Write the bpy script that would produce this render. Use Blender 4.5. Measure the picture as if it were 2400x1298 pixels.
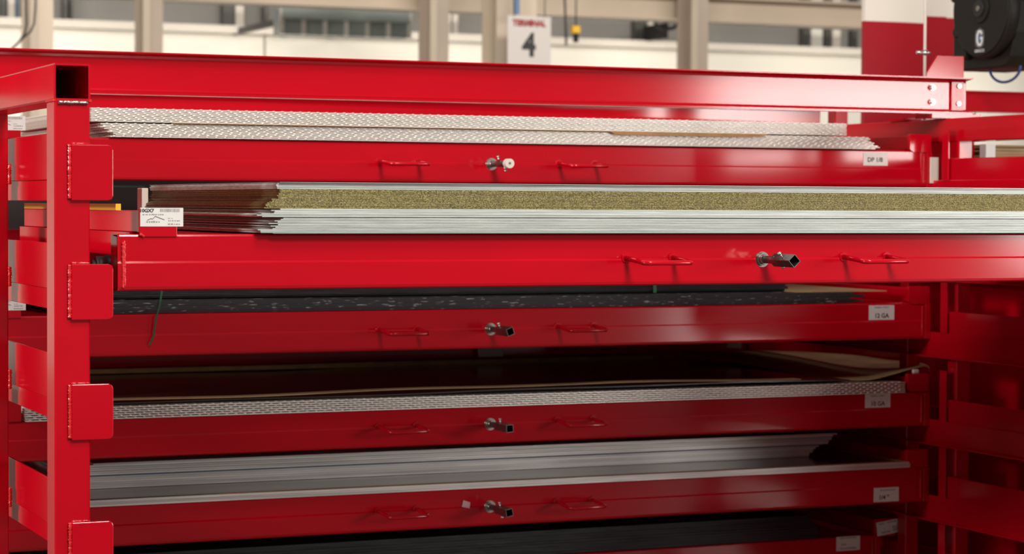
import bpy, math, random
from mathutils import Vector, Matrix
random.seed(7)
for o in list(bpy.data.objects): bpy.data.objects.remove(o)
scene = bpy.context.scene
COL = scene.collection
R = math.radians

# ------------------------------------------------------------------ camera
W, H, F = 2400, 1298, 5367.5
YAW, PITCH, ROLL = R(23.423), R(1.8207), R(0.27227)
EYE = Vector((0, 0, 1.6))
fw = Vector((math.sin(YAW)*math.cos(PITCH), math.cos(YAW)*math.cos(PITCH), -math.sin(PITCH)))
rt = Vector((math.cos(YAW), -math.sin(YAW), 0)); up = rt.cross(fw)
rt, up = rt*math.cos(ROLL)+up*math.sin(ROLL), up*math.cos(ROLL)-rt*math.sin(ROLL)
cd = bpy.data.cameras.new('camera'); cam = bpy.data.objects.new('camera', cd); COL.objects.link(cam)
cam.matrix_world = Matrix(((rt.x, up.x, -fw.x, EYE.x), (rt.y, up.y, -fw.y, EYE.y), (rt.z, up.z, -fw.z, EYE.z), (0, 0, 0, 1)))
cd.sensor_width = 36; cd.lens = 36*F/W; cd.clip_start = .1; cd.clip_end = 200
cd.dof.use_dof = True; cd.dof.focus_distance = 5.75; cd.dof.aperture_fstop = 4.8
scene.camera = cam

# ------------------------------------------------------------------ world and hall lights
scene.view_settings.view_transform = 'Standard'; scene.view_settings.look = 'None'
scene.view_settings.gamma = 1; scene.view_settings.use_curve_mapping = False
scene.view_settings.exposure = 0.0
w = bpy.data.worlds.new('hall_air'); scene.world = w; w.use_nodes = True
w.node_tree.nodes['Background'].inputs[0].default_value = (1.0, .93, .86, 1)
w.node_tree.nodes['Background'].inputs[1].default_value = .18

def area(name, loc, target, sx, sy, power, col=(1, .95, .88)):
    l = bpy.data.lights.new(name, 'AREA'); l.shape = 'RECTANGLE'; l.size = sx; l.size_y = sy
    l.energy = power; l.color = col
    o = bpy.data.objects.new(name, l); COL.objects.link(o); o.location = loc
    o.rotation_euler = (Vector(target)-Vector(loc)).to_track_quat('-Z', 'Y').to_euler()
    return o
# bright light from the right, in front of the rack, plus added highlight strips
area('right_side_light', (8.3, 0.0, 1.74), (3.4, 6.7, 1.4), 1.8, .9, 84, (1, .95, .9))
area('right_side_light', (7.7, 0.0, .80), (3.6, 6.7, 1.1), 1.2, .40, 15, (1, .95, .9))  # low strip added for the sheen on the third drawer
area('right_side_light', (8.15, 0.0, .36), (4.1, 6.7, .97), .9, .16, 9, (1, .95, .9))  # thin strip added for glints on the tread plate
area('right_side_light', (8.35, 0.0, 2.36), (4.0, 6.7, 1.98), 1.9, .34, 58, (1, .95, .9))  # high strip shaped for the white highlight on the top beam
# ceiling lamps over the aisle
area('ceiling_lamp_light', (1.9, 2.1, 5.8), (2.2, 5.4, 1.4), 1.2, 1.2, 110, (1, .94, .87))
area('ceiling_lamp_light', (2.0, 0.6, 4.5), (2.4, 5.6, 1.5), 1.5, 1.0, 190, (1, .94, .87))

area('side_fill_light', (-4.0, 5.6, 3.0), (1.1, 5.6, 1.2), 1.2, 1.2, 300, (1, .94, .87))  # fill added to brighten the left faces of rails and posts
# ------------------------------------------------------------------ materials
def mat(name, base, rough=.5, metal=0., coat=0., spec=.5, noise=0., nscale=8., bump=0., bscale=60., col2=None, stretch=(1, 1, 1), crough=.1, thresh=None):
    m = bpy.data.materials.new(name); m.use_nodes = True
    nt = m.node_tree; b = nt.nodes['Principled BSDF']
    b.inputs['Base Color'].default_value = (*base, 1); b.inputs['Roughness'].default_value = rough
    b.inputs['Metallic'].default_value = metal; b.inputs['Coat Weight'].default_value = coat
    b.inputs['Coat Roughness'].default_value = crough
    b.inputs['Specular IOR Level'].default_value = spec
    b.inputs['Coat IOR'].default_value = 1.5
    if noise or bump:
        tc = nt.nodes.new('ShaderNodeTexCoord'); mp = nt.nodes.new('ShaderNodeMapping')
        mp.inputs['Scale'].default_value = stretch
        nt.links.new(tc.outputs['Object'], mp.inputs['Vector'])
        oi = nt.nodes.new('ShaderNodeObjectInfo'); ml = nt.nodes.new('ShaderNodeMath'); ml.operation = 'MULTIPLY'; ml.inputs[1].default_value = 57.0
        nt.links.new(oi.outputs['Random'], ml.inputs[0]); nt.links.new(ml.outputs[0], mp.inputs['Location'])
    if noise:
        n = nt.nodes.new('ShaderNodeTexNoise'); n.inputs['Scale'].default_value = nscale; n.inputs['Detail'].default_value = 5
        nt.links.new(mp.outputs[0], n.inputs['Vector'])
        cr = nt.nodes.new('ShaderNodeValToRGB')
        c2 = col2 or tuple(c*(1-noise) for c in base)
        t = thresh or (.35, .65)
        cr.color_ramp.elements[0].position = t[0]; cr.color_ramp.elements[1].position = t[1]
        cr.color_ramp.elements[0].color = (*c2, 1); cr.color_ramp.elements[1].color = (*base, 1)
        nt.links.new(n.outputs['Fac'], cr.inputs[0]); nt.links.new(cr.outputs[0], b.inputs['Base Color'])
    if bump:
        n2 = nt.nodes.new('ShaderNodeTexNoise'); n2.inputs['Scale'].default_value = bscale; n2.inputs['Detail'].default_value = 3
        nt.links.new(mp.outputs[0], n2.inputs['Vector'])
        bp = nt.nodes.new('ShaderNodeBump'); bp.inputs['Strength'].default_value = bump; bp.inputs['Distance'].default_value = .002
        nt.links.new(n2.outputs['Fac'], bp.inputs['Height']); nt.links.new(bp.outputs[0], b.inputs['Normal'])
    return m
RED = mat('red_paint', (.60, .0012, .013), .5, coat=.9, crough=.12, spec=.0, noise=.12, nscale=3, bump=.12, bscale=14, stretch=(.35, 1, 1))
REDS = mat('red_paint_glossy', (.60, .0012, .013), .5, coat=1, crough=.17, spec=.0, noise=.1, nscale=6, bump=.15, bscale=40)
WELD = mat('red_weld', (.70,.02,.022), .3, coat=.6, crough=.15)
ALU = mat('tread_plate_metal', (.92, .88, .81), .38, metal=.55, noise=.12, nscale=30)
ALUB = mat('tread_lozenge_metal', (.95, .92, .86), .36, metal=.5)
ALU2 = mat('mill_aluminium', (.88, .85, .81), .38, metal=.45, noise=.4, nscale=10, bump=.5, bscale=60, stretch=(.08, 1, 1))
GALV = mat('galvanised_edge', (.74, .79, .75), .45, metal=.2, noise=.3, nscale=30, bump=.5, bscale=90, stretch=(.15, 1, 1))
GOLD = mat('zinc_yellow_edge', (.40, .34, .14), .42, metal=.55, noise=1, nscale=330, bump=.6, bscale=400, col2=(.13, .11, .045), thresh=(.4, .62))
TEAL = mat('teal_film_edge', (.14, .30, .25), .4, metal=.3)
BLACKS = mat('hot_rolled_black', (.035, .032, .036), .45, metal=.5, noise=.5, nscale=25, bump=.5, bscale=100, stretch=(.2, 1, 1))
FLECK = mat('black_flecked', (.42, .41, .43), .5, metal=.3, noise=1, nscale=24, col2=(.045, .042, .046), thresh=(.62, .67), stretch=(1.2, 1, 10))
CARD = mat('cardboard', (.46, .25, .10), .75, noise=.25, nscale=20)
KRAFT = mat('kraft_paper', (.50, .33, .17), .62, noise=.3, nscale=5, bump=.3, bscale=20)
DKRAFT = mat('waxed_brown_sheet', (.085, .05, .035), .22, coat=.3, noise=.5, nscale=3, bump=.15, bscale=10)
WHITE = mat('label_white', (.84, .81, .78), .5, noise=.04, nscale=60)
INK = mat('label_ink', (.03, .028, .03), .6)
GINK = mat('label_ink_pale', (.30, .28, .28), .6)
STEEL = mat('bare_steel', (.45, .42, .38), .28, metal=1., noise=.3, nscale=60)
DSTEEL = mat('tube_steel', (.23, .20, .19), .33, metal=.9, noise=.3, nscale=60)
ZINC = mat('zinc_bolt', (.72, .72, .70), .3, metal=1.)
YEL = mat('yellow_strip', (1, .60, .04), .45)
GREEN = mat('green_strap', (.03, .11, .05), .4)
BLUE = mat('blue_film', (.05, .16, .30), .4)
BLK = mat('black_plastic', (.012, .0105, .0095), .5, spec=.3, bump=.15, bscale=80)
RUB = mat('black_rubber', (.012, .012, .012), .35)
HOSE = mat('blue_hose', (.03, .07, .22), .35)
LOGO = mat('logo_white', (.75, .78, .80), .5)
LOGB = mat('logo_blue', (.06, .20, .42), .5)
CREAM = mat('cream_steel_paint', (.66, .55, .43), .5, noise=.08, nscale=2)
CREAM2 = mat('tan_column_paint', (.56, .46, .37), .5, noise=.1, nscale=2)
WALLM = mat('wall_lining', (.44, .42, .39), .55, noise=.2, nscale=.6)
WALLW = mat('white_wall_panel', (.80, .77, .70), .5, noise=.08, nscale=.6)
DGREY = mat('dark_grey_paint', (.055, .05, .048), .5, noise=.2, nscale=2)
DWIN = mat('dark_slot', (.09, .09, .08), .3)
CONC = mat('concrete', (.13, .12, .11), .45, noise=.25, nscale=2, bump=.2, bscale=30)
PWHITE = mat('white_paint', (.80, .74, .66), .45, noise=.05, nscale=2)
SIGNR = mat('sign_red', (.30, .02, .02), .5)
GLASSY = mat('grey_green_glazing', (.36, .42, .40), .25, noise=.25, nscale=2)
STRIPE = mat('blue_conduit', (.12, .20, .36), .4)

# ------------------------------------------------------------------ mesh helper
class MB:
    def __init__(s): s.v = []; s.f = []; s.sm = []
    def add(s, vs, fs, smooth=False):
        n = len(s.v); s.v += [tuple(v) for v in vs]; s.f += [tuple(i+n for i in f) for f in fs]; s.sm += [smooth]*len(fs); return s
    def box(s, x0, y0, z0, x1, y1, z1):
        return s.add([(x0,y0,z0),(x1,y0,z0),(x1,y1,z0),(x0,y1,z0),(x0,y0,z1),(x1,y0,z1),(x1,y1,z1),(x0,y1,z1)],
                     [(0,3,2,1),(4,5,6,7),(0,1,5,4),(1,2,6,5),(2,3,7,6),(3,0,4,7)])
    def prism(s, prof, axis, a, b, smooth=False):   # closed profile extruded along an axis; profile CCW or CW, both fine
        def p(u, v, t): return {'x': (t, u, v), 'y': (u, t, v), 'z': (u, v, t)}[axis]
        n = len(prof)
        vs = [p(u, v, a) for u, v in prof]+[p(u, v, b) for u, v in prof]
        fs = [(i, (i+1) % n, n+(i+1) % n, n+i) for i in range(n)]
        s.add(vs, fs, smooth); s.add(vs, [tuple(range(n))[::-1], tuple(range(n, 2*n))]); return s
    def tube(s, pts, r, seg=10, caps=True, smooth=True):
        pts = [Vector(p) for p in pts]; rs = r if isinstance(r, (list, tuple)) else [r]*len(pts)
        vs = []; prev = None
        for i, p in enumerate(pts):
            d = (pts[min(i+1, len(pts)-1)]-pts[max(i-1, 0)]).normalized()
            if prev is None:
                a = d.cross(Vector((0, 0, 1)));  a = a if a.length > .1 else d.cross(Vector((1, 0, 0)))
            else: a = prev-d*prev.dot(d)
            a.normalize(); prev = a; b = d.cross(a)
            vs += [p+(a*math.cos(t)+b*math.sin(t))*rs[i] for t in [2*math.pi*k/seg for k in range(seg)]]
        fs = [(i*seg+k, i*seg+(k+1) % seg, (i+1)*seg+(k+1) % seg, (i+1)*seg+k) for i in range(len(pts)-1) for k in range(seg)]
        n = len(s.v); s.add(vs, fs, smooth)
        if caps: s.add(vs, [tuple(range(seg))[::-1], tuple(range((len(pts)-1)*seg, len(pts)*seg))])
        return s
    def cyl(s, p0, p1, r, seg=24): return s.tube([p0, p1], r, seg)
    def sqtube(s, axis, c, half, wall, a, b, rot=0):      # hollow square tube, open ends
        def P(u, v, t):
            cu, sv = math.cos(rot), math.sin(rot); u, v = u*cu-v*sv, u*sv+v*cu; u += c[0]; v += c[1]
            return {'x': (t, u, v), 'y': (u, t, v), 'z': (u, v, t)}[axis]
        q = [(-1, -1), (1, -1), (1, 1), (-1, 1)]; h2 = half-wall
        def ring(h, t, ch):
            o = []
            for u, v in q:
                if u*v > 0: o += [P(u*h-0*ch, v*(h-ch), t), P(u*(h-ch), v*h, t)] if (u > 0) else [P(u*h, v*(h-ch), t), P(u*(h-ch), v*h, t)]
                else: o += [P(u*(h-ch), v*h, t), P(u*h, v*(h-ch), t)]
            return o
        ch = wall*.8
        A, B, C2, D = ring(half, a, ch), ring(half, b, ch), ring(h2, a, ch*.3), ring(h2, b, ch*.3)
        n = 8; vs = A+B+C2+D; fs = []
        for i in range(n):
            j = (i+1) % n
            fs += [(i, j, n+j, n+i), (2*n+j, 2*n+i, 3*n+i, 3*n+j), (j, i, 2*n+i, 2*n+j), (n+i, n+j, 3*n+j, 3*n+i)]
        return s.add(vs, fs)
    def build(s, name, m, parent=None, bevel=0, seg=2):
        me = bpy.data.meshes.new(name); me.from_pydata(s.v, [], s.f); me.materials.append(m)
        me.polygons.foreach_set('use_smooth', s.sm); me.update()
        import bmesh
        bm = bmesh.new(); bm.from_mesh(me); bmesh.ops.remove_doubles(bm, verts=bm.verts, dist=1e-6)
        bmesh.ops.recalc_face_normals(bm, faces=bm.faces)
        if bevel: bmesh.ops.bevel(bm, geom=[e for e in bm.edges if len(e.link_faces) == 2 and e.calc_face_angle(0) > .6], offset=bevel, segments=seg, affect='EDGES', profile=.5)
        bm.to_mesh(me); bm.free()
        o = bpy.data.objects.new(name, me); COL.objects.link(o); o.parent = parent
        return o

def tag(o, label=None, cat=None, group=None, kind=None):
    if label: o['label'] = label
    if cat: o['category'] = cat
    if group: o['group'] = group
    if kind: o['kind'] = kind
    return o
def thing(name, label, cat, loc=(0, 0, 0), group=None):
    o = bpy.data.objects.new(name, None); COL.objects.link(o); o.location = loc; o.empty_display_size = .05
    return tag(o, label, cat, group)
def box(name, m, parent, x0, y0, z0, x1, y1, z1, bevel=0): return MB().box(x0, y0, z0, x1, y1, z1).build(name, m, parent, bevel)

def weld(p0, p1, r, parent, m=WELD, step=.006):
    p0, p1 = Vector(p0), Vector(p1); L = (p1-p0).length; n = max(3, int(L/step*2)); pts = []; rs = []
    for i in range(n+1):
        pts.append(p0.lerp(p1, i/n)+Vector([random.uniform(-.12, .12)*r for _ in range(3)])); rs.append(r*(.72+.4*(i % 2)+random.uniform(-.15, .15)))
    return MB().tube(pts, rs, 7).build('weld_bead', m, parent)

def text(name, body, size, loc, m, parent, sx=1., bold=0., rot=0.):
    c = bpy.data.curves.new(name, 'FONT'); c.body = body; c.size = size; c.extrude = .0003; c.offset = bold; c.align_x = 'CENTER'; c.align_y = 'CENTER'; c.resolution_u = 3
    t = bpy.data.objects.new('t', c); COL.objects.link(t)
    me = bpy.data.meshes.new_from_object(t.evaluated_get(bpy.context.evaluated_depsgraph_get()))
    bpy.data.objects.remove(t); bpy.data.curves.remove(c)
    me.materials.clear(); me.materials.append(m)
    me.transform(Matrix.Diagonal((sx, 1, 1, 1))); me.transform(Matrix.Rotation(rot, 4, 'Z')); me.transform(Matrix.Rotation(R(90), 4, 'X'))
    me.transform(Matrix.Translation(loc)); me.name = name
    o = bpy.data.objects.new(name, me); COL.objects.link(o); o.parent = parent; return o

# a point on the plane Y = const seen at a pixel (used to read sizes off the photograph for the far background)
def at(x, y, Y):
    d = fw+rt*((x-W/2)/F)-up*((y-H/2)/F); return EYE+d*(Y/d.y)
def slab(name, m, parent, x0, y0, x1, y1, Y, depth, bevel=0):
    c = [at(x0, y0, Y), at(x1, y0, Y), at(x0, y1, Y), at(x1, y1, Y)]
    X0 = (c[0].x+c[2].x)/2; X1 = (c[1].x+c[3].x)/2; Z1 = (c[0].z+c[1].z)/2; Z0 = (c[2].z+c[3].z)/2
    return box(name, m, parent, X0, Y, Z0, X1, Y+depth, Z1, bevel)

# ================================================================== SETTING
DR, PL = 6.74, 5.0                      # front planes of a closed and of the pulled-out drawer
tag(box('floor', CONC, None, -25, -6, -.1, 45, 22.2, 0), kind='structure')
wall = tag(box('wall_back', WALLM, None, -25, 22, 0, 45, 22.2, 9), kind='structure')

# ================================================================== RACK FRAME
LV = [1.6655, 1.4032, 1.1385, .834, .569, .302]           # underside of each drawer front
rack = thing('sheet_rack', 'large red welded steel storage rack holding six levels of sheet drawers', 'rack', (2.85, 6.5, 0))
def rk(o): o.parent = rack; o.matrix_parent_inverse = Matrix.Translation((-2.85, -6.5, 0)); return o
def L(mb, name, m=RED, bevel=0): return rk(mb.build(name, m, None, bevel))
XL, XR = (1.0735, 1.1525), (4.5375, 4.6165)
YP = [5.0, 5.92]
for k, (xa, xb) in enumerate((XL, XR)):
    cx = (xa+xb)/2; h = (xb-xa)/2
    L(MB().sqtube('y', (cx, 1.863), .0405, .0045, 5.0, 8.08), 'top_tube', REDS)
    for y in YP:
        L(MB().sqtube('z', (cx, y+h), h, .004, 0, 1.8225), 'post', REDS)
    L(MB().sqtube('z', (cx-(.0 if k == 0 else .0105), 6.647), .028, .004, 0, 1.8225), 'post', REDS)
    for y in (6.86, 8.0):
        xx = 4.532 if k else 1.158
        L(MB().sqtube('z', (xx, y+.04), .027, .004, 0, 1.8225), 'post', REDS)
    # rails on the inner side of the posts
    for z in LV:
        s = 1 if k == 0 else -1
        X = 1.169 if k == 0 else 4.521
        a, b = min(X, X+s*.006), max(X, X+s*.006)
        zs = -.012 if k == 0 else .022
        Yb = 6.65
        L(MB().box(a, 5.10, z+zs, b, Yb, z+.099), 'rail_plate', REDS, .0015)
        a2, b2 = (1.177, 1.183) if k == 0 else (4.509, 4.519)
        L(MB().box(a2, 5.14, z-.062, b2, 8.05, z+zs+.002).box(min(a2, a2+s*.025), 5.28, z-.062, max(b2, a2+s*.025), 8.05, z-.057), 'roller_track', REDS, .0015)
        L(MB().box(a, 6.87, z+zs, b, 8.05, z+.099), 'rail_plate', REDS)
        if k == 1: L(MB().box(4.503, 6.630, z+.024, 4.508, 6.669, z+.199), 'guide_bar', REDS, .001)
        # stop plates on the front of the near posts
    for z in LV:
        tx0, tx1 = (1.110, 1.2015) if k == 0 else (4.4885, 4.580)
        z0, z1 = z-.0615, z+.0605; c = .010
        prof = [(tx0, z0), (tx1-c, z0), (tx1-c*.3, z0+c*.3), (tx1, z0+c), (tx1, z1-c), (tx1-c*.3, z1-c*.3), (tx1-c, z1), (tx0, z1)]
        L(MB().prism(prof, 'y', 4.989, 4.9995), 'stop_plate', RED, .0012)
        if k == 0:
            rk(weld((tx0-.003, 4.996, z0+.003), (tx0-.003, 4.996, z1-.001), .0046, None))
            rk(weld((tx0, 4.996, z1+.002), (1.150, 4.996, z1+.002), .003, None, m=REDS))
for X in (1.0735, 1.1525): rk(weld((X, 4.998, 1.8225), (X, 5.075, 1.8225), .0035, None))
rk(weld((1.082, 4.996, 1.818), (1.146, 4.996, 1.818), .0045, None, m=STEEL))
for z in LV:   # blobs of weld where the rails meet the far side post
    rk(weld((1.155, 5.915, z+.03), (1.155, 5.915, z-.02), .005, None))
# top channel beam bolted across the front
prof = [(6.70, 2.0465), (6.70, 2.0425), (6.742, 2.037), (6.744, 2.030), (6.744, 1.938), (6.742, 1.933), (6.70, 1.9270), (6.70, 1.9200), (6.752, 1.9205), (6.752, 2.0465)]
L(MB().prism(prof, 'x', .55, 4.650), 'top_beam', RED, 0)
L(MB().prism([(6.696, 1.905), (6.80, 1.905), (6.80, 1.9195), (6.696, 1.9195)], 'x', .55, 1.25), 'beam_saddle', RED, 0)
L(MB().prism([(6.696, 1.905), (6.80, 1.905), (6.80, 1.9195), (6.696, 1.9195)], 'x', 4.48, 4.68), 'beam_saddle', RED, 0)
L(MB().box(4.585, 6.735, 1.934, 4.634, 6.7435, 2.034), 'end_plate', REDS, .001)
for x, z in ((4.508, 2.012), (4.615, 2.019), (4.508, 1.962), (4.613, 1.958)):
    b = L(MB().cyl((x, 6.744, z), (x, 6.739, z), .011, 16).cyl((x, 6.739, z), (x, 6.729, z), .0085, 6), 'bolt', ZINC)
for x in (4.55, 4.655):
    L(MB().cyl((x, 6.71, 1.9205), (x, 6.71, 1.885), .006, 10).cyl((x, 6.71, 1.9205), (x, 6.71, 1.930), .011, 6), 'bolt', ZINC)
L(MB().box(1.155, 7.97, 1.927, 4.80, 8.02, 1.985).box(1.155, 7.93, 1.979, 4.80, 7.97, 1.985), 'rear_beam', RED, .002)
L(MB().box(1.0735, 7.93, 1.905, 1.1525, 8.05, 1.927).box(4.5375, 7.93, 1.905, 4.6165, 8.05, 1.927), 'beam_saddle', RED)
for z in LV:
    L(MB().box(1.186, 8.03, z+.02 if z > 1.6 else z-.17, 4.50 if z > 1.6 else 4.862, 8.055, z+.10), 'rear_rail', RED, .002)

# ================================================================== DRAWERS
CX = 2.846
def drawer(z, Y, label, x0=1.2134, x1=4.487, h=.1265):
    """roller drawer: z underside of the front, Y plane of the front"""
    t = thing('roller_drawer', label, 'drawer', (CX, Y, z))
    def P(o): o.parent = t; return o
    xa, xb = x0-CX, x1-CX; hb = .1265
    prof = [(.040, h), (.004, h), (.001, h-.002), (0, h-.005), (0, .066), (-.0028, .0615), (-.0030, .0095), (-.001, .0035), (.004, .0), (.040, 0), (.040, .004), (.007, .004), (.005, .01), (.005, h-.006), (.040, h-.004)]
    P(MB().prism(prof, 'x', xa, xb).build('front_channel', RED))
    # end plates
    P(MB().box(xa-.0, -.001, .002, xa+.004, .06, h-.002).build('end_plate', REDS))
    P(MB().box(xb, -.004, .0, xb+.022, .05, h-.004).build('end_plate', REDS, None, .002))
    P(weld((xb-.012, -.003, .012), (xb-.012, -.003, h-.012), .003, None, m=REDS))
    # side rails running back under the sheets
    for s, xr in ((0, 1.2617), (1, 4.430)):
        x = xr-CX
        P(MB().prism([(x, .097+.048), (x+.04, .097+.048), (x+.04, .097+.092), (x, .097+.092)] if 0 else [(x, h+.004), (x+.04, h+.004), (x+.04, h+.052), (x, h+.052)], 'y', .012, 1.26).build('side_rail', REDS, None, .002))
        P(MB().box(x-.012, .04, h-.05, x+.05, 1.26, h+.0035).build('roller_carriage', RED))
        for yy in (.2, .75, 1.2):
            P(MB().cyl((x-.030, yy, h-.07), (x-.010, yy, h-.07), .019, 20).build('roller', BLK))
    for xr in (1.2605, 4.4165):
        x = xr-CX
        prof = [(x, hb+.004), (x+.014, hb-.006), (x+.0875, hb-.006), (x+.0875, hb+.057), (x+.003, hb+.057), (x, hb+.054)]
        P(MB().prism(prof, 'y', -.0045, .012).build('corner_bracket', RED, None, .0012))
    P(weld((1.262-CX, -.004, h+.001), (1.272-CX, -.004, h-.005), .004, None, m=WELD, step=.004))
    P(MB().box(xa+.05, .045, h-.004, xb-.05, 1.30, h-.001).build('deck', RED))
    P(MB().box(xa+.1, 1.18, .03, xb-.1, 1.22, h-.002).build('rear_channel', RED))
    for xx in (-1.0, 0., 1.0):
        P(MB().box(xx-.03, .041, h-.06, xx+.03, 1.179, h-.004).build('cross_member', RED))
    # pull handles
    for hx in (-.380, .235):
        zc = .0635+.004
        g = bpy.data.objects.new('pull_handle', None); 
        a0, a1 = hx, hx+.128; dep = -.112; dr = -.010
        pts = [(a0, -.001, zc)]
        pts += [(a0, dep*.4, zc+dr*.4), (a0, dep*.8, zc+dr*.8)]
        for q in range(1, 6):
            th = q/6*math.pi/2; pts.append((a0+.018*(1-math.cos(th)), dep*.82-.020*math.sin(th), zc+dr*.95))
        for q in range(1, 6):
            th = q/6*math.pi/2; pts.append((a1-.018*(1-math.sin(th)), dep*.82-.020*math.cos(th), zc+dr*.95))
        pts += [(a1, dep*.8, zc+dr*.8), (a1, dep*.4, zc+dr*.4), (a1, -.001, zc)]
        hd = P(MB().tube(pts, .0062, 12).build('pull_handle', REDS))
        for a in (a0, a1):
            b = MB().cyl((a, .001, zc), (a, -.006, zc), .0115, 14).build('mount_boss', REDS); b.parent = hd
    return t

def crank(t, tilt, kind='square', screws=((.085, 1), (.06, -1))):
    zc = .0620
    h = MB().cyl((0, .002, zc), (0, -.003, zc), .0195, 28).cyl((0, -.003, zc), (0, -.010, zc), .0165, 28).cyl((0, -.010, zc), (0, -.020, zc), .0125, 24).build('crank_hub', STEEL, t)
    MB().cyl((0, -.02, zc), (0, -.085, zc), .0095, 20).build('crank_shaft', DSTEEL, h)
    if kind == 'square':
        MB().sqtube('y', (0, zc), .0120, .0016, -.160, -.062, tilt).build('square_socket', DSTEEL, h)
        MB().box(-.0098, -.074, zc-.0098, .0098, -.0725, zc+.0098).build('socket_web', DSTEEL, h)
    else:
        MB().cyl((0, -.06, zc), (0, -.13, zc), .0098, 20).build('socket_sleeve', DSTEEL, h)
        m = MB(); n = 24; ro, ri = .0150, .0045
        for i in range(n):
            a, b = 2*math.pi*i/n, 2*math.pi*(i+1)/n
            p = lambda r, th, y: (r*math.cos(th), y, zc+r*math.sin(th))
            m.add([p(ri, a, -.15), p(ri, b, -.15), p(ro, b, -.15), p(ro, a, -.15)], [(0, 1, 2, 3)])
            m.add([p(ro, a, -.15), p(ro, b, -.15), p(ro, b, -.128), p(ro, a, -.128)], [(0, 1, 2, 3)])
            m.add([p(ri, a, -.15), p(ri, b, -.15), p(ri, b, -.135), p(ri, a, -.135)], [(0, 1, 2, 3)])
            m.add([p(0, a, -.135), p(ri, a, -.135), p(ri, b, -.135)], [(0, 1, 2)])
            m.add([p(0, a, -.128), p(ro, a, -.128), p(ro, b, -.128)], [(0, 1, 2)])
        m.build('round_cap', PWHITE, h)
    for q, (d, s) in enumerate(screws):
        a = tilt+(math.pi/2 if s > 0 else -math.pi/2)+(.0 if kind == 'square' else .3)
        e = Vector((math.cos(a), 0, math.sin(a))); c = Vector((0, -d, zc))
        MB().cyl(c+e*.010, c+e*.021, .0032, 10).cyl(c+e*.021, c+e*.026, .0050, 6).build('set_screw', ZINC, h)
    return h

def label_tag(t, x0, x1, z0, z1, y, big, marks=(), tilt=0, small=True):
    """paper label stuck on a drawer; coordinates in world, lettering as sub-part"""
    p = t.location; cx, cz = (x0+x1)/2-p.x, (z0+z1)/2-p.z; yy = y-p.y; wx, hz = (x1-x0)/2, (z1-z0)/2
    c, s = math.cos(tilt), math.sin(tilt)
    def q(u, v): return (cx+u*c-v*s, cz+u*s+v*c)
    lb = MB().prism([q(-wx, -hz), q(wx, -hz), q(wx, hz), q(-wx, hz)], 'y', yy-.0008, yy).build('label', WHITE, t)
    m = MB()
    for (u0, u1, v0, v1) in marks:
        m.prism([q(u0*wx, v0*hz), q(u1*wx, v0*hz), q(u1*wx, v1*hz), q(u0*wx, v1*hz)], 'y', yy-.0011, yy-.0008)
    if marks: m.build('fine_print', GINK, lb)
    if big:
        bt, sz, ux, vz, sx = big
        u = q(ux*wx, vz*hz)
        text('lettering', bt, sz, (u[0], yy-.0010, u[1]), INK, lb, sx=sx, bold=.0004, rot=tilt)
    return lb

random.seed(3)
def words(u0, u1, v, h=.07, n=9):
    o = []; u = u0
    while u < u1:
        l = random.uniform(.03, .11); o.append((u, min(u+l, u1), v-h, v+h*random.uniform(.4, 1))); u += l+random.uniform(.015, .05)
    return o
def bars(u0, u1, v0, v1):
    o = []; u = u0
    while u < u1:
        l = random.uniform(.008, .03); o.append((u, u+l, v0, v1)); u += l+random.uniform(.010, .03)
    return o
def full_label(t, dx0=None):   # wide stock label on the left corner bracket
    x0, x1 = 1.2635, 1.3615; z0, z1 = t.location.z+.1435, t.location.z+.1850
    mk = bars(-.08, .82, .55, .9)+words(-.9, .12, .28)+words(-.72, -.1, -.5, .09)+words(.28, .52, -.12, .04)+words(.3, .84, -.38)+words(.28, .84, -.75)
    lb = label_tag(t, x0, x1, z0, z1, t.location.y-.005, ('10GX7', .0105, -.70, .68, 1.05), mk)
    cx, cz = (x0+x1)/2-t.location.x, (z0+z1)/2-t.location.z; w2, h2 = (x1-x0)/2, (z1-z0)/2
    pts = [(-.68, -.32), (-.5, -.12), (-.44, -.2), (-.3, .12), (-.12, -.05), (.12, -.25)]
    m = MB()
    for a, b in zip(pts, pts[1:]):
        m.prism([(cx+a[0]*w2, cz+a[1]*h2), (cx+b[0]*w2, cz+b[1]*h2), (cx+b[0]*w2, cz+(b[1]-.07)*h2), (cx+a[0]*w2, cz+(a[1]-.07)*h2)], 'y', -.0062, -.0058)
    m.build('mountain_mark', INK, lb)
    return lb

dlab = ['closed red drawer on the top level loaded with silver tread plate',
        'red drawer rolled out towards the viewer under the tall gold and grey sheet stack',
        'closed red drawer loaded with black sheets, just below the rolled-out drawer',
        'closed red drawer with bright studded tread plate and curled brown paper on top',
        'closed red drawer under the raised bundles of plain silver sheets',
        'lowest red drawer in view, in shadow under a black stack, label askew']
D = [drawer(LV[i], {1: PL, 5: 6.94}.get(i, DR), dlab[i], x1=4.487 if i != 5 else 4.42, h={3: .1185, 4: .1235}.get(i, .1265)) for i in range(6)]
crank(D[0], 0, 'cap', ((.10, -1), (.07, 1)))
crank(D[1], R(43), 'square', ((.115, 1), (.078, -1)))
crank(D[2], R(20), 'square', ((.085, 1),))
crank(D[3], R(4), 'square', ((.085, 1),))
crank(D[4], R(12), 'square', ((.09, 1), (.09, -1)))
for i in (0, 1, 2): full_label(D[i])
top = [words(-.55, .55, .72, .1)]
label_tag(D[0], 4.231, 4.3293, 1.7385, 1.7816, DR-.0005, ('DP 1/8', .0215, -.05, -.1, 1.02))
label_tag(D[2], 4.2592, 4.3615, 1.2070, 1.2575, DR-.0005, ('12 GA', .0215, 0.0, -.45, 1.0), top[0])
label_tag(D[3], 4.2472, 4.3494, .9040, .9515, DR-.0005, ('10 GA', .0215, 0.0, -.45, 1.0), top[0])
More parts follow.
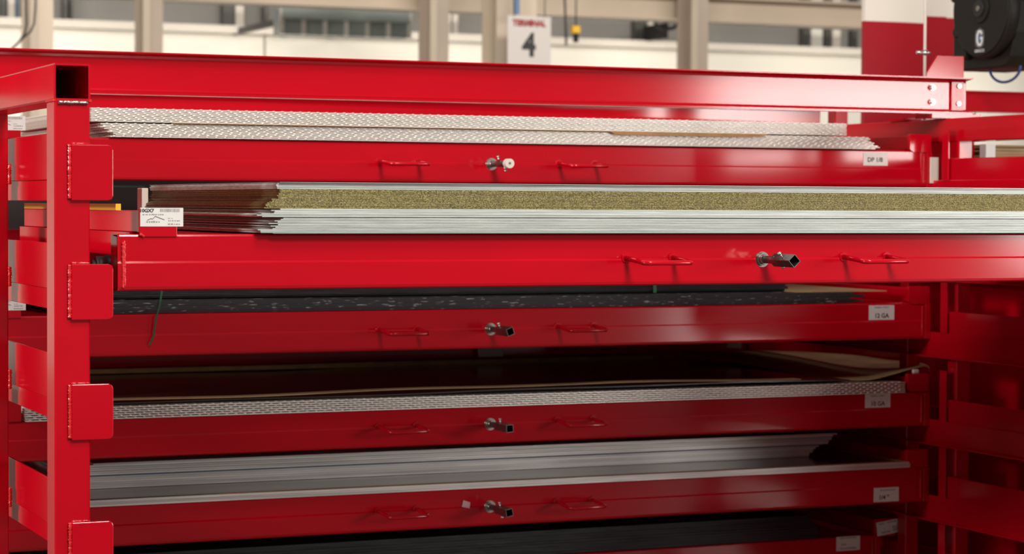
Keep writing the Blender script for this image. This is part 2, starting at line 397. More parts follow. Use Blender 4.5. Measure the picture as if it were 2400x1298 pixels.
label_tag(D[4], 4.2836, 4.3846, .5770, .6260, DR-.0045, ('1/4 "', .0215, -.2, -.4, 1.0), words(-.5, .7, .65, .1))
label_tag(D[5], 4.2603, 4.3577, .3795, .4300, 6.94-.0005, None, words(-.7, .7, .8, .1)+words(-.6, -.2, -.1, .12)+words(-.65, .7, -.65, .15))
label_tag(D[5], 4.424, 4.5168, .430, .4785, 6.94-.0055, None, words(-.8, -.3, .7, .12)+words(0, .8, .75, .14)+words(-.6, .2, -.6, .16)+bars(.4, .9, -.75, .1), tilt=R(7))
# details on the rolled-out drawer
t = D[1]
weld((1.2253-CX, -.002, .006), (1.2260-CX, -.002, .108), .0038, t)
weld((1.2293-CX, -.002, .010), (1.2287-CX, -.002, .112), .0030, t)
MB().cyl((1.188-CX, .10, .055), (1.208-CX, .10, .055), .020, 24).cyl((1.180-CX, .10, .055), (1.188-CX, .10, .055), .012, 20).build('guide_roller', BLK, t)
# strip of yellow tape on the rear track of the rolled-out level
ys = tag(MB().box(1.2617-CX, .215, .1787, 1.274-CX, 1.26, .1935).build('yellow_bar', YEL, D[1]), 'narrow yellow bar on the side rail')
# small square of clear tape beside the lowest full crank
tp = MB().prism([(-.098, .066), (-.071, .060), (-.069, .079), (-.093, .087)], 'y', -.0036, -.0032).build('tape_scrap', mat('tape', (.75, .45, .45), .5), D[4])
tp.parent = D[4]
# white strip painting the post's bright reflection beside the top drawer
MB().box(4.497-CX, -.012, .014, 4.530-CX, -.006, .104).build('post_highlight', PWHITE, D[0], .001)

# ================================================================== SHEET STACKS
def plain_mesh(name, m, L, Dp, T):
    mb = MB().box(0, 0, 0, L, Dp, T); o = mb.build(name, m); return o
def tread_mesh(name, L, Dp, T, pitch=.0285, bh=.0016, off=0.):
    o = MB().box(0, .0, 0, L, Dp, T).build(name, ALU)
    mb = MB(); x = .006+off
    while x < L-.014:                           # raised lozenges cut by the front edge
        vs = []; n = 7
        for j, (yy, h, wd) in enumerate(((-.0014, T*.35, .5), (-.0020, T*.80, .9), (-.0009, T+bh, .85), (.006, T+bh*1.05, .7), (.016, T, .35))):
            for k in range(n):
                u = k/(n-1)*2-1; c = math.sqrt(max(0, 1-u*u))
                vs.append((x+.006+u*.006*wd, yy*(.3+.7*c) if yy < 0 else yy, (T*.3 if j < 2 else T*.7)+(h-(T*.3 if j < 2 else T*.7))*(.25+.75*c)))
        mb.add(vs, [(j*n+k, j*n+k+1, (j+1)*n+k+1, (j+1)*n+k) for j in range(4) for k in range(n-1)], True)
        x += pitch
    y = .02
    while y < Dp-.02:                           # and along the left end
        mb.add([(-.0008, y, T*.4), (-.0008, y+.010, T*.4), (.015, y+.008, T), (.015, y+.002, T), (-.0014, y+.0025, T+bh), (-.0014, y+.0075, T+bh)],
               [(0, 1, 5, 4), (1, 2, 5), (2, 3, 4, 5), (3, 0, 4)])
        y += pitch
    b = mb.build('lozenges', ALUB, o); b['kind'] = 'stuff'
    return o
def stack(protos, n, x0, y0, z0, pitch, label, cat, group, jx=.003, jy=.0015, xf=None, rot=0., names=None):
    out = []
    for i in range(n):
        src = protos[i % len(protos)]
        if not src.get('used'):
            o = src; o['used'] = 1
        else:
            o = src.copy(); COL.objects.link(o)
            for ch in list(src.children):
                c = ch.copy(); COL.objects.link(c); c.parent = o
        o.location = (x0+random.uniform(-jx, jx)+(xf(i, n) if xf else 0), y0+random.uniform(-jy, jy), z0+i*pitch)
        o.rotation_euler = (0, rot, 0)
        k = min(i, n-1-i); wd = ['', 'second ', 'third ', 'fourth ', 'fifth ', 'sixth ', 'seventh ', 'eighth ', 'ninth ', 'tenth '][k]
        pos = ('topmost, ' if i > n/2-.6 else 'bottom one, ') if k == 0 else wd+('from the top, ' if i > n/2-.6 else 'from the bottom, ')
        tag(o, pos+label, cat, group); out.append(o)
    return out

# top level: tread plate in two bundles with cardboard between
pa = [tread_mesh('tread_plate_sheet', 2.66, 1.22, .0030, off=f) for f in (0, .014, .007)]
stack(pa, 9, 1.592, 6.725, 1.7945, .0046, 'fanned lower tread plate bundle on top drawer', 'sheet', 'tread plate of the lower bundle on the top drawer', jx=.004,
      xf=lambda i, n: [.02, .035, .03, .012, .018, 0, -.01, 0, -.006][i])
pb = [tread_mesh('tread_plate_sheet', 2.60, 1.22, .0030, off=f) for f in (0.003, .017, .01)]
stack(pb, 9, 1.552, 6.722, 1.8395, .0046, 'upper tread plate bundle on top drawer', 'sheet', 'tread plate of the upper bundle on the top drawer', jx=.002)
tag(MB().prism([(1.80, 1.8368), (2.3, 1.8372), (3.84, 1.8368), (3.84, 1.8388), (1.80, 1.8388)], 'y', 6.712, 7.3).prism([(3.25, 1.8388), (3.27, 1.829), (3.30, 1.8275), (3.79, 1.8285), (3.825, 1.832), (3.84, 1.8388)], 'y', 6.711, 6.7165).build('cardboard_sheet', CARD),
    'brown cardboard packing wedged between the two tread plate bundles on the top drawer', 'cardboard')
tag(MB().prism([(1.62, 1.7925), (4.2, 1.7925), (4.2, 1.7945), (1.62, 1.7945)], 'y', 6.76, 7.9).build('backing_sheet', BLACKS), 'thin dark sheet lying under the lower tread plate bundle on the top drawer', 'sheet')

# rolled-out level
z = LV[1]+.1275
ln = 2.72
gp = [plain_mesh('galvanised_sheet', GALV, ln, 1.14, .0024), plain_mesh('galvanised_sheet', GALV, ln, 1.14, .0021)]
rb = lambda i, n: [-.02, -.03, -.026, .0, .012, .004, .018, .0, .022, .012, .02, .03][i % 12]
tl = tag(MB().box(0, 0, 0, ln, 1.14, .0016).build('film_covered_sheet', TEAL), 'bottom sheet with a teal film edge under the stack on the rolled-out drawer', 'sheet'); tl.location = (1.565, 4.974, z)
stack(gp, 12, 1.560, 4.975, z+.0018, .0029, 'bright silver sheets at base of rolled-out stack', 'sheet', 'galvanised sheets at the bottom of the rolled-out stack', jx=.006, xf=rb, jy=.0012)
z2 = z+.0018+12*.0029+.0012
gp2 = [plain_mesh('galvanised_sheet', GALV, ln, 1.14, .00255), plain_mesh('galvanised_sheet', GALV, ln, 1.14, .0024)]
stack(gp2, 7, 1.562, 4.975, z2, .00275, 'grey sheets just under the gold-edged band', 'sheet', 'grey sheets under the gold band', jx=.006, jy=.0008, xf=rb)
z3 = z2+7*.00275
go = [plain_mesh('gold_edged_sheet', GOLD, ln, 1.14, .0026), plain_mesh('gold_edged_sheet', GOLD, ln, 1.14, .0024)]
stack(go, 16, 1.582, 4.975, z3, .00278, 'gold-edged sheets of the rolled-out stack', 'sheet', 'gold-edged sheets of the rolled-out stack', jx=.008, jy=.001,
      xf=lambda i, n: -.04+.0035*i if i < 8 else (-.008+.001*(i-8)))
z4 = z3+16*.00278
gp3 = [plain_mesh('galvanised_sheet', GALV, ln, 1.14, .0031)]
stack(gp3, 4, 1.570, 4.975, z4, .0034, 'grey sheets lying on the gold-edged band', 'sheet', 'top grey sheets of the rolled-out stack', jx=.006, jy=.001)
tp = tag(MB().box(0, 0, 0, ln, 1.17, .0011).build('cover_sheet', ALU2), 'thin cover sheet topping the tall stack on the rolled-out drawer', 'sheet'); tp.location = (1.578, 4.966, z4+4*.0034+.0008)
tag(MB().box(1.535, 6.05, z+.001, 1.553, 6.10, z+.108).build('edge_protector', PWHITE, None, .002), 'white upright packing piece at the back left corner of the tall stack', 'packing')

# third level: black sheets
bp = [plain_mesh('black_sheet', FLECK, 2.72, 1.2, .0042)]
stack(bp, 8, 1.50, 6.752, LV[2]+.1280, .0047, 'flecked lower black sheets on third drawer', 'sheet', 'flecked black sheets on the third drawer', jx=.012, jy=.003, xf=lambda i, n: .05*math.sin(i*1.7)*.6)
bp2 = [plain_mesh('black_sheet', BLACKS, 2.55, 1.1, .0046)]
stack(bp2, 7, 1.45, 6.85, LV[2]+.1280+8*.0047+.004, .0052, 'upper black sheets on third drawer', 'sheet', 'upper black sheets on the third drawer', jx=.01, jy=.004)
o = tag(MB().box(0, 0, 0, .36, .9, .003).build('brown_sheet', KRAFT), 'thin brown sheet poking out at the right end above the flecked black sheets', 'sheet'); o.location = (3.99, 6.77, LV[2]+.1280+8*.0047)

# fourth level: studded plate, papers
pc = [tread_mesh('tread_plate_sheet', 3.04, 1.22, .0038, pitch=.0285, bh=.0024, off=f) for f in (0, .0143)]
for k, o in enumerate(pc): pass
stack(pc, 6, 1.358, 6.722, .9540, .0066, 'studded tread plate sheets on fourth drawer', 'sheet', 'tread plate on the fourth drawer', jx=.0015, jy=.0006)
m = MB()
n = 60; T0 = .954+6*.0066+.0015
def wz(x): return .003*math.sin(x*2.1+.5)+.0015*math.sin(x*7)+.003
prof = [(1.45+2.75*i/n, T0+wz(1.45+2.75*i/n)) for i in range(n+1)]+[(1.45+2.75*i/n, T0+wz(1.45+2.75*i/n)+.0045) for i in range(n, -1, -1)]
tag(MB().prism(prof, 'y', 6.760, 7.93).build('waxed_sheet', DKRAFT), 'dark glossy brown protective sheet lying over the studded plate on the fourth drawer', 'protective sheet')
prof = [(1.60+2.4*i/n, T0+.010+wz(1.60+2.4*i/n+.4)*1.4) for i in range(n+1)]+[(1.60+2.4*i/n, T0+.010+wz(1.60+2.4*i/n+.4)*1.4+.003) for i in range(n, -1, -1)]
tag(MB().prism(prof, 'y', 6.752, 6.80).build('cardboard_edging', KRAFT), 'long strip of brown cardboard edging on the fourth drawer stack', 'cardboard')
prof = [(1.40+2.6*i/n, T0+.009) for i in range(n+1)]+[(1.40+2.6*i/n, T0+.024+.5*wz(1.40+2.6*i/n)) for i in range(n, -1, -1)]
tag(MB().prism(prof, 'y', 7.86, 7.93).build('cardboard_edging', CARD), 'raised brown cardboard lip along the back of the fourth drawer stack', 'cardboard')
# kraft paper flap, lifted at the back and curled at its right end
lo = [(1600,829,7.8),(1690,842,7.6),(1760,855,7.4),(1850,871,7.1),(1930,884,6.9),(1990,891,6.79),(2040,890,6.765),(2090,879,6.765),(2130,866,6.77),(2155,858,6.78),(2170,857,6.79),(2178,864,6.80),(2176,873,6.81)]
hi = [(1610,826,7.9),(1680,823,7.93),(1760,821,7.95),(1850,821,7.95),(1930,825,7.9),(1990,831,7.8),(2040,837,7.6),(2090,843,7.4),(2130,847,7.2),(2155,850,7.05),(2172,853,6.98),(2180,860,6.96),(2178,869,6.96)]
vs = []; nv = 8
for i in range(len(lo)):
    A, B = at(*lo[i]), at(*hi[i])
    for j in range(nv+1):
        v = j/nv; p = A.lerp(B, v); p.z += .006*math.sin(math.pi*v)*(1 if i < 8 else .3)+.0025*math.sin(i*1.9+v*4); vs.append(p)
fs = [(i*(nv+1)+j, (i+1)*(nv+1)+j, (i+1)*(nv+1)+j+1, i*(nv+1)+j+1) for i in range(len(lo)-1) for j in range(nv)]
kp = MB().add(vs, fs, True).build('kraft_paper', KRAFT)
ss = kp.modifiers.new('smooth', 'SUBSURF'); ss.levels = 2; ss.render_levels = 2
sm = kp.modifiers.new('thickness', 'SOLIDIFY'); sm.thickness = .0012
tag(kp, 'wrinkled brown kraft paper curling up at the right end of the fourth drawer', 'paper')
tag(MB().box(4.452, 6.752, T0+.022, 4.475, 6.765, T0+.036).build('white_wad', PWHITE, None, .003), 'small white wad on the right bracket of the fourth drawer', 'wad')
tag(MB().prism([(4.36, 1.04), (4.425, 1.035), (4.425, 1.075), (4.36, 1.08)], 'y', 7.93, 7.932).build('paper_tag', WHITE), 'white paper tag hanging behind the curled kraft paper', 'paper tag')
tag(MB().prism([(3.33, 1.02), (3.43, 1.02), (3.425, 1.062), (3.325, 1.062)], 'y', 8.0, 8.002).build('paper_tag', WHITE), 'dim paper tag at the back of the fourth level, near the middle', 'paper tag')

# fifth level: aluminium
pl = [plain_mesh('aluminium_sheet', ALU2, 3.02, 1.22, .0062)]
stack(pl, 3, 1.40, 6.722, .6935, .0067, 'silver sheets at front edge of fifth drawer', 'sheet', 'plain sheets at the bottom of the fifth drawer', jx=.004, jy=.001)
o = tag(MB().box(0, 0, 0, 2.45, 1.15, .0012).build('thin_top_sheet', CARD), 'thin brown-faced sheet lying on the front sheets of the fifth drawer', 'sheet'); o.location = (1.95, 6.728, .6935+3*.0067)
o = tag(MB().box(0, 0, 0, 2.95, 1.12, .0006).build('brown_shade_layer', DKRAFT), 'dull brown liner added for the shaded top of the front sheets of the fifth drawer', 'layer'); o.location = (1.42, 6.738, .6935+3*.0067+.0013)  # brown tone added for shade and reflection on the bare sheets below
p1 = [plain_mesh('aluminium_sheet', ALU2, 2.62, .95, .0058)]
stack(p1, 6, 1.56, 6.97, .7165, .0063, 'lower raised silver bundle on fifth drawer', 'sheet', 'lower raised bundle on the fifth drawer', jx=.004, jy=.0015, xf=lambda i, n: .008*i-.02)
o = tag(MB().box(0, 0, 0, 2.64, .95, .0022).build('blue_film_sheet', BLUE), 'sheet with a blue film edge between the raised bundles of the fifth drawer', 'sheet'); o.location = (1.585, 6.973, .7165+6*.0063)
p2 = [plain_mesh('aluminium_sheet', ALU2, 2.66, .95, .0058), plain_mesh('aluminium_sheet', ALU2, 2.66, .95, .0052)]
stack(p2, 6, 1.58, 6.968, .7165+6*.0063+.004, .0064, 'upper raised silver bundle on fifth drawer', 'sheet', 'upper raised bundle on the fifth drawer', jx=.005, jy=.003, xf=lambda i, n: .006*i)

# sixth level: black stack
p3 = [plain_mesh('black_sheet', BLACKS, 2.7, 1.05, .0085)]
stack(p3, 9, 1.50, 6.945, LV[5]+.1280, .0092, 'thick black sheets on the lowest drawer', 'sheet', 'black sheets on the lowest drawer', jx=.006, jy=.002, xf=lambda i, n: -.006*i)

# green straps
def strap(pts, wd, label):
    pts = [Vector(p) for p in pts]; m = MB(); vs = []
    for p in pts: vs += [p+Vector((-wd/2, 0, 0)), p+Vector((wd/2, 0, 0)), p+Vector((wd/2, .0012, 0)), p+Vector((-wd/2, .0012, 0))]
    fs = []
    for i in range(len(pts)-1):
        for k in range(4): fs.append((4*i+k, 4*i+(k+1) % 4, 4*i+4+(k+1) % 4, 4*i+4+k))
    fs += [(3, 2, 1, 0), tuple(4*(len(pts)-1)+k for k in range(4))]
    return tag(m.add(vs, fs).build('strap', GREEN), label, 'strap')
strap([(1.772, 6.80, 1.338), (1.768, 6.725, 1.335), (1.760, 6.722, 1.29), (1.748, 6.722, 1.25), (1.742, 6.725, 1.20), (1.730, 6.728, 1.172)], .006, 'loose thin green strap dangling over the third drawer, left side')
strap([(3.485, 6.842, 1.342), (3.485, 6.84, 1.31), (3.485, 6.84, 1.306)], .012, 'short dark green band round the black sheets, right of middle')

# ================================================================== NEIGHBOURING RACK
nr = thing('neighbour_rack', 'second red rack standing to the right behind the side rails', 'rack', (5.5, 7, 0))
def N(mb, name, m=RED, bevel=0):
    o = mb.build(name, m, None, bevel); o.parent = nr; o.matrix_parent_inverse = Matrix.Translation((-5.5, -7, 0)); return o
N(MB().box(4.86, 5.2, 0, 4.866, 8.0, 1.69).box(4.86, 7.0, 1.69, 4.866, 8.0, 1.84).box(4.86, 8.0, 0, 4.866, 8.06, 1.84), 'side_panel')
for z in LV: N(MB().box(4.835, 5.2, z-.062, 4.858, 8.0, z+.02), 'rail', RED, .002)
for y in (5.2, 8.0): N(MB().sqtube('z', (4.90, y), .03, .004, 0, 1.99), 'post')
N(MB().sqtube('z', (6.6, 8.0), .03, .004, 0, 1.99), 'post')
N(MB().box(4.87, 7.97, 1.992, 7.6, 8.03, 2.075).box(4.87, 7.95, 2.070, 7.6, 8.05, 2.078), 'top_beam', RED, .001)
N(MB().box(4.87, 6.96, 1.60, 7.6, 7.96, 1.69), 'shelf_deck', RED)
p4 = [plain_mesh('stored_sheet', KRAFT, 2.4, .9, .006)]
stack(p4, 20, 4.89, 6.98, 1.695, .0065, 'brown sheets on the second rack', 'sheet', 'sheets on the second rack', jx=.02, jy=.01)
tag(MB().box(4.868, 6.93, 1.691, 4.91, 6.97, 1.826).build('end_block', WHITE, None, .002), 'pale block at the left end of the brown sheets on the second rack', 'block')
# dark added cabinet behind the rack, to keep the gaps dark
cb = thing('gap_backing', 'dark grey cabinet added behind the rack to darken the gaps between drawers', 'backing', (2.9, 8.6, 0))
for nm, b in (('body', (-1.65, -.2, .05, 1.9, .5, 1.72)), ('plinth', (-1.6, -.15, 0, 1.85, .45, .05))):
    MB().box(*b).build(nm, DGREY, cb, .006)
for k in range(4): MB().box(-1.60+k*.87, -.215, .12, -.76+k*.87, -.2, 1.66).build('door', DGREY, cb, .003)

# ================================================================== COLUMN, REEL
col = thing('painted_column', 'building column painted red below and white above, behind the rack', 'column', (6.4, 9.6, 0))
def Cc(o): o.parent = col; o.matrix_parent_inverse = Matrix.Translation((-6.4, -9.6, 0)); return o
zt = at(2100, 52, 9.6).z
a, b = at(2027, 60, 9.6).x, at(2168, 60, 9.6).x
CRED = mat('column_red_paint', (.36, .003, .012), .45, coat=.4, spec=.2)
bands = [('lower_shaft', CRED, 0, zt), ('upper_shaft', PWHITE, zt, 6)]
for nm, mm, z0, z1 in bands:
    n = 10; pr = [(a+(b-a)*i/n, 9.6-.010*math.sin(math.pi*i/n)) for i in range(n+1)]+[(b, 9.63), (a, 9.63)]
    Cc(MB().prism(pr, 'z', z0, z1).build(nm, mm))
c, d = at(2168, 60, 9.75).x, at(2218, 60, 9.75).x
e = at(2240, 60, 9.75).x
zt2 = at(2200, 39, 9.75).z
for nm, mm, z0, z1 in (('lower_web', CRED, 0, zt2), ('upper_web', PWHITE, zt2, 6)):
    Cc(MB().box(c-.08, 9.75, z0, d, 9.79, z1).build(nm, mm))
    Cc(MB().box(d, 9.80, z0, e+.05, 9.84, z1).build(nm, mm))
# gusset plate at the end of the top beam
g = thing('gusset_plate', 'red gusset plate standing behind the bolted end of the top beam', 'bracket', (4.7, 6.95, 1.9))
x0, x1 = at(2172, 170, 6.95).x, at(2259, 170, 6.95).x
zb, z1_, z2_ = 1.905, at(2259, 132, 6.95).z, at(2172, 172, 6.95).z
MB().prism([(x0-4.7, 0), (x1-4.7, 0), (x1-4.7, z1_-1.9), (x0+.045-4.7, z1_-1.9), (x0-4.7, z2_-1.9)], 'y', 0, .008).build('plate', RED, g, .001)
MB().box(4.52-4.7, -.02, 0.005, x1-4.7, .10, .012).build('foot', RED, g)
# vertical rod with collar
rod = thing('support_rod', 'thin white vertical rod with a small collar rising behind the top beam', 'rod', (4.556, 6.86, 1.9))
MB().cyl((0, 0, .005), (0, 0, .9), .0055, 14).build('shaft', PWHITE, rod)
cz = at(2183, 124, 6.86).z-1.9
MB().cyl((0, 0, cz-.009), (0, 0, cz+.009), .0105, 16).build('collar', ZINC, rod)
MB().cyl((-.034, 0, cz), (-.008, 0, cz), .006, 12).build('clamp_pin', ZINC, rod)
MB().cyl((.008, 0, cz), (.022, 0, cz), .004, 12).build('clamp_pin', ZINC, rod)

reel = thing('hose_reel', 'black enclosed hose reel with a white and blue emblem, hanging at top right', 'hose reel', (5.40, 7.73, 2.395))
def disc(x0, x1, r, name, m, parent, seg=56, cy=0, cz=0, bev=0): return MB().cyl((x0, cy, cz), (x1, cy, cz), r, seg).build(name, m, parent, bev)
disc(0, .05, .200, 'side_disc', BLK, reel, bev=.010)
disc(-.006, .004, .188, 'disc_face', BLK, reel, bev=.002)
disc(-.012, -.004, .060, 'hub_ring', BLK, reel, bev=.003)
disc(-.016, -.010, .034, 'hub_cap', RUB, reel, bev=.002)
disc(-.019, -.015, .011, 'hub_bolt', STEEL, reel, seg=18)
n = 16
pr = [(-.165+.0, .02), (-.165, -.10), (-.135, -.20), (-.095, -.232), (-.06, -.238), (.24, -.238), (.27, -.22), (.27, .3), (-.05, .3)]
MB().prism(pr, 'x', .05, .30).build('housing', BLK, reel, .008)
MB().box(.13, -.19, -.10, .32, -.14, .10).build('hose_outlet', BLK, reel, .01)
MB().box(.12, -.20, -.125, .33, -.13, -.105).build('outlet_lip', DSTEEL, reel, .004)
for cy, cz in ((.182, -.085), (.196, .06), (.13, -.178)):
    MB().cyl((.0, cy, cz), (.04, cy, cz), .022, 12).build('disc_lug', BLK, reel, .003)
MB().box(.08, .02, .20, .14, .10, .9).build('mount_arm', DGREY, reel, .002)
# emblem: a G in a hexagon, drawn on the disc face
def yz(u, v): return (u, v)
em = MB(); zc = -.118; X = -.0065
hexo = [(-.0, .034), (.021, .024), (.024, 0), (.021, -.026), (0, -.036), (-.021, -.026), (-.024, 0), (-.021, .024)]
def poly(pts, x, th, name, m, parent): return MB().prism([(-u, zc+v) for u, v in pts], 'x', x-th, x).build(name, m, parent)
eo = poly([(u*1.35, v*1.2) for u, v in hexo], X, .0004, 'emblem_ground', mat('emblem_ground', (.12, .12, .13), .5), reel)
G = [(.020, .018), (.010, .031), (-.010, .031), (-.022, .012), (-.022, -.014), (-.010, -.032), (.012, -.032), (.022, -.014), (.022, .004), (.004, .004), (.004, -.006), (.011, -.006), (.011, -.014), (.006, -.022), (-.004, -.022), (-.010, -.010), (-.010, .008), (-.004, .020), (.006, .020), (.010, .010)]
poly(G, X-.0004, .0005, 'emblem_letter', LOGO, eo)
poly([(-.002, .017), (.006, .006), (.003, .002), (.003, -.008), (.006, -.012), (-.002, -.019), (-.008, 0)], X-.0004, .0005, 'emblem_core', LOGB, eo)
tm = text('emblem_name', 'GRACO', .017, (0, 0, 0), LOGO, reel, sx=1.1, bold=.0003)
tm.data.transform(Matrix.Rotation(R(-90), 4, 'Z')); tm.data.transform(Matrix.Translation((X-.0004, 0, zc-.052)))
lb = MB().box(.20, -.2395, .02, .23, -.2375, .06).build('side_label', WHITE, reel)
# blue hose loop under the reel
pts = [(.10, .0-.105*math.cos(math.pi*(1-i/20))-.025, -.232-.062*math.sin(math.pi*i/20)) for i in range(21)]
MB().tube(pts, .0055, 10).build('hose_loop', HOSE, reel)

# ================================================================== FAR HALL
YB = 21.0
def bg(name, label, cat, m, x0, y0, x1, y1, Y, depth, bevel=0):
    o = slab(name, m, None, x0, y0, x1, y1, Y, depth, bevel); return tag(o, label, cat)
area('hall_fill_light', (-5, 14, 6.0), (-4, 20, 1.2), 6, 1.5, 420, (1, .93, .84))  # added to brighten the left far wall mirrored in the rack's sides
# lining of the far wall: bright lower panels, ledge, window-like slots
zl = at(1200, 92, 21.9).z; zl0 = zl-.055
wl = tag(box('trim_1', PWHITE, None, -12, 21.72, zl-.045, 30, 22, zl+.025, .005), kind='structure')
for i in range(16):
    x = -10+i*2.4
    p = box('wall_panel', WALLW, wall, x+.01, 21.9, 0, x+2.39, 21.985, zl0)
k = 0
for (xa, xb, m_, lab) in ((2, 14, DWIN, 0), (18, 34, PWHITE, 0), (38, 42, STRIPE, 0), (148, 158, DWIN, 0), (164, 170, DWIN, 0), (522, 548, DWIN, 0), (551, 570, PWHITE, 0), (618, 628, DWIN, 0), (1044, 1056, PWHITE, 0), (1060, 1072, PWHITE, 0), (1488, 1512, DWIN, 0), (1517, 1537, PWHITE, 0), (1882, 1895, DWIN, 0), (1900, 1926, WALLW, 0), (1931, 1945, DWIN, 0), (1950, 1968, PWHITE, 0), (1998, 2008, DWIN, 0)):
    a, b = at(xa, 50, 21.9).x, at(xb, 50, 21.9).x
    nm = {DWIN: 'wall_slot', PWHITE: 'wall_stud', STRIPE: 'conduit', WALLW: 'wall_panel_strip'}[m_]
    box(nm, m_, wall, a, 21.88, zl+.03, b, 21.99, zl+1.2)
# big horizontal crane beam
zb0, zb1 = at(1200, 30, 19).z, at(1200, -22, 19).z
cb2 = thing('crane_beam', 'long cream horizontal crane beam crossing the far hall', 'beam', (6, 19, zb0))
MB().box(-16, -.02, 0, 24, .02, zb1-zb0).build('web', CREAM, cb2)
MB().box(-16, -.13, -.022, 24, .13, 0).build('lower_flange', CREAM, cb2)
MB().box(-16, -.13, zb1-zb0, 24, .13, zb1-zb0+.022).build('upper_flange', CREAM, cb2)
cols = [(70, 125, 15.5, 'wide pale column at far left of the hall, with cables beside it', CREAM), (335, 382, 18.6, 'tan column second from left in the far hall', CREAM2),
        (1008, 1052, 18.6, 'tan column in the far hall, left of the numbered sign', CREAM2), (1163, 1258, 15.9, 'wide pale column carrying the numbered sign', CREAM), (1620, 1660, 18.6, 'tan column in the far hall, between the sign and the red column', CREAM2)]
for xa, xb, Y, lab, m_ in cols:
    a, b = at(xa, 60, Y).x, at(xb, 60, Y).x; w_ = b-a
    t = thing('hall_column', lab, 'column', ((a+b)/2, Y, 0), None)
    MB().box(-w_/2, 0, 0, w_/2*.1 if 0 else w_/2, .02, 5.5).build('front_flange', m_, t)
    MB().box(-.01, .02, 0, .01, .26, 5.5).build('web', m_, t)
    MB().box(-w_/2, .26, 0, w_/2, .28, 5.5).build('rear_flange', m_, t)
    MB().box(-w_/2, -.012, 0, -w_/2+w_*.35, 0, 5.5).build('cover_strip', CREAM2 if m_ is CREAM else CREAM, t)
# sign
sg = thing('number_sign', 'white hanging sign with a dark red heading and a black number 4', 'sign', tuple(at(1240, 90, 15.6)))
a = at(1190, 90, 15.6).x-sg.location.x; b = at(1291, 90, 15.6).x-sg.location.x
zt_, zb_ = at(1240, 38, 15.6).z-sg.location.z, at(1240, 146, 15.6).z-sg.location.z
MB().box(a, 0, zb_-.04, b, .006, zt_).build('sign_board', mat('sign_board_white', (.62, .58, .55), .5), sg)
text('lettering', 'TERMINAL', .062, (0, -.001, at(1240, 55, 15.6).z-sg.location.z), SIGNR, sg, sx=.92, bold=.004)
text('number', '4', .235, (0, -.001, at(1240, 108, 15.6).z-sg.location.z), INK, sg, sx=.9, bold=.009)
for x in (a+.05, b-.05): MB().cyl((x, .003, zt_-.01), (x, .003, zt_+.8), .004, 8).build('hanger', STEEL, sg)
cdx = at(1213, 10, 15.75)
tag(MB().box(cdx.x-.018, 15.75, at(1213, 33, 15.75).z, cdx.x+.018, 15.79, 5.2).build('blue_conduit', STRIPE), 'blue vertical pipe on the column above the sign', 'pipe')
# cables at far left
def cable(pix, Y, r, label):
    tag(MB().tube([at(x, y, Y) for x, y in pix], r, 8).build('cable', DGREY), label, 'cable')
cable([(61, -30), (61, 20), (62, 55), (58, 78), (45, 98), (27, 115), (10, 135)], 14.8, .008, 'dark cable swinging down at the upper left corner')
cable([(84, -30), (83, 20), (80, 55), (72, 74), (60, 84), (50, 93)], 14.9, .007, 'thinner dark cable joining the longer one at upper left')
cable([(1323, -20), (1325, 40), (1327, 105)], 17, .010, 'thin hanging cable right of the sign')
pd = thing('hoist_pendant', 'small yellow and black hoist control hanging right of the sign', 'hoist control', tuple(at(1352, 70, 17)))
MB().box(-.037, 0, -.03, .037, .05, .035).build('yellow_case', YEL, pd, .01)
MB().box(-.018, .0, -.10, .018, .04, -.03).build('black_grip', BLK, pd, .006)
MB().cyl((0, .02, .03), (0, .02, .9), .006, 8).build('cord', DGREY, pd)
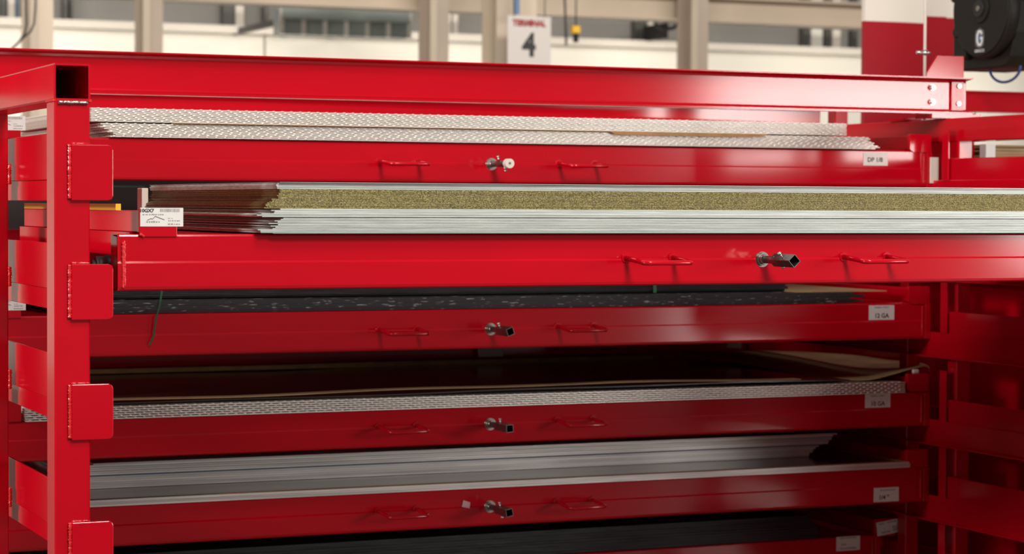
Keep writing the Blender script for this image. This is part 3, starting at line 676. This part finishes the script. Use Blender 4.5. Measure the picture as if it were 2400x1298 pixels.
tag(MB().box(at(958, 80, 20).x-.02, 20, at(958, 86, 20).z, at(958, 80, 20).x+.02, 20.05, at(958, 74, 20).z).build('yellow_tag', YEL), 'tiny yellow tag at the corner of the greenish glazed unit', 'tag')
gu = thing('glazed_unit', 'long greenish glazed unit against the far wall, left of the sign', 'unit', tuple(at(660, 50, 20)))
x1_ = at(958, 50, 20).x-gu.location.x; zz0, zz1 = at(800, 84, 20).z-gu.location.z, at(800, 24, 20).z-gu.location.z
MB().box(0, 0, zz0, x1_, .25, zz1).build('glazing', GLASSY, gu)
for q in (.1, .5, .9): MB().box(x1_*q-.02, .25, zz1-.12, x1_*q+.02, 1.99, zz1-.06).build('wall_bracket', DGREY, gu)
for q in range(7): MB().box(x1_*q/6-.02, -.02, zz0, x1_*q/6+.02, 0, zz1).build('mullion', WALLW, gu)
MB().box(0, -.03, zz1-.1, x1_, 0, zz1).build('head_rail', GLASSY, gu)
fn = thing('wall_fan', 'small black fan on the far wall right of the sign', 'fan', tuple(at(1562, 54, 21.3)))
MB().tube([(.13*math.cos(t*math.pi/8), .0, .06*math.sin(t*math.pi/8)) for t in range(17)], .022, 8, False).build('guard', BLK, fn)
for q in range(3):
    a = q*2.1; MB().prism([(0, 0), (.11*math.cos(a), .05*math.sin(a)), (.11*math.cos(a+.8), .05*math.sin(a+.8))], 'y', -.01, .01).build('blade', BLK, fn)
MB().box(-.02, 0, -.16, .02, .5, 0).build('bracket', BLK, fn)
# wall-washing lamps in the far hall
for px, py in ((180, 120), (610, 112), (1110, 118), (1540, 128), (1960, 150), (2330, 175), (-200, 100)):
    p = at(px, py, 21.2)
    l = bpy.data.lights.new('wall_lamp_light', 'AREA'); l.shape = 'RECTANGLE'; l.size = 1.2; l.size_y = .2; l.energy = 11; l.color = (1, .93, .82)
    o = bpy.data.objects.new('wall_lamp_light', l); COL.objects.link(o); o.location = (p.x, 20.9, p.z-.5); o.rotation_euler = (R(105), 0, 0)
area('hall_fill_light', (6, 8.3, 6.5), (6, 19, 2.4), 18, 1.2, 1050, (1, .93, .84))  # unseen fill added for the far hall and column, turned from the rack
for o in bpy.data.objects:
    if 'used' in o: del o['used']
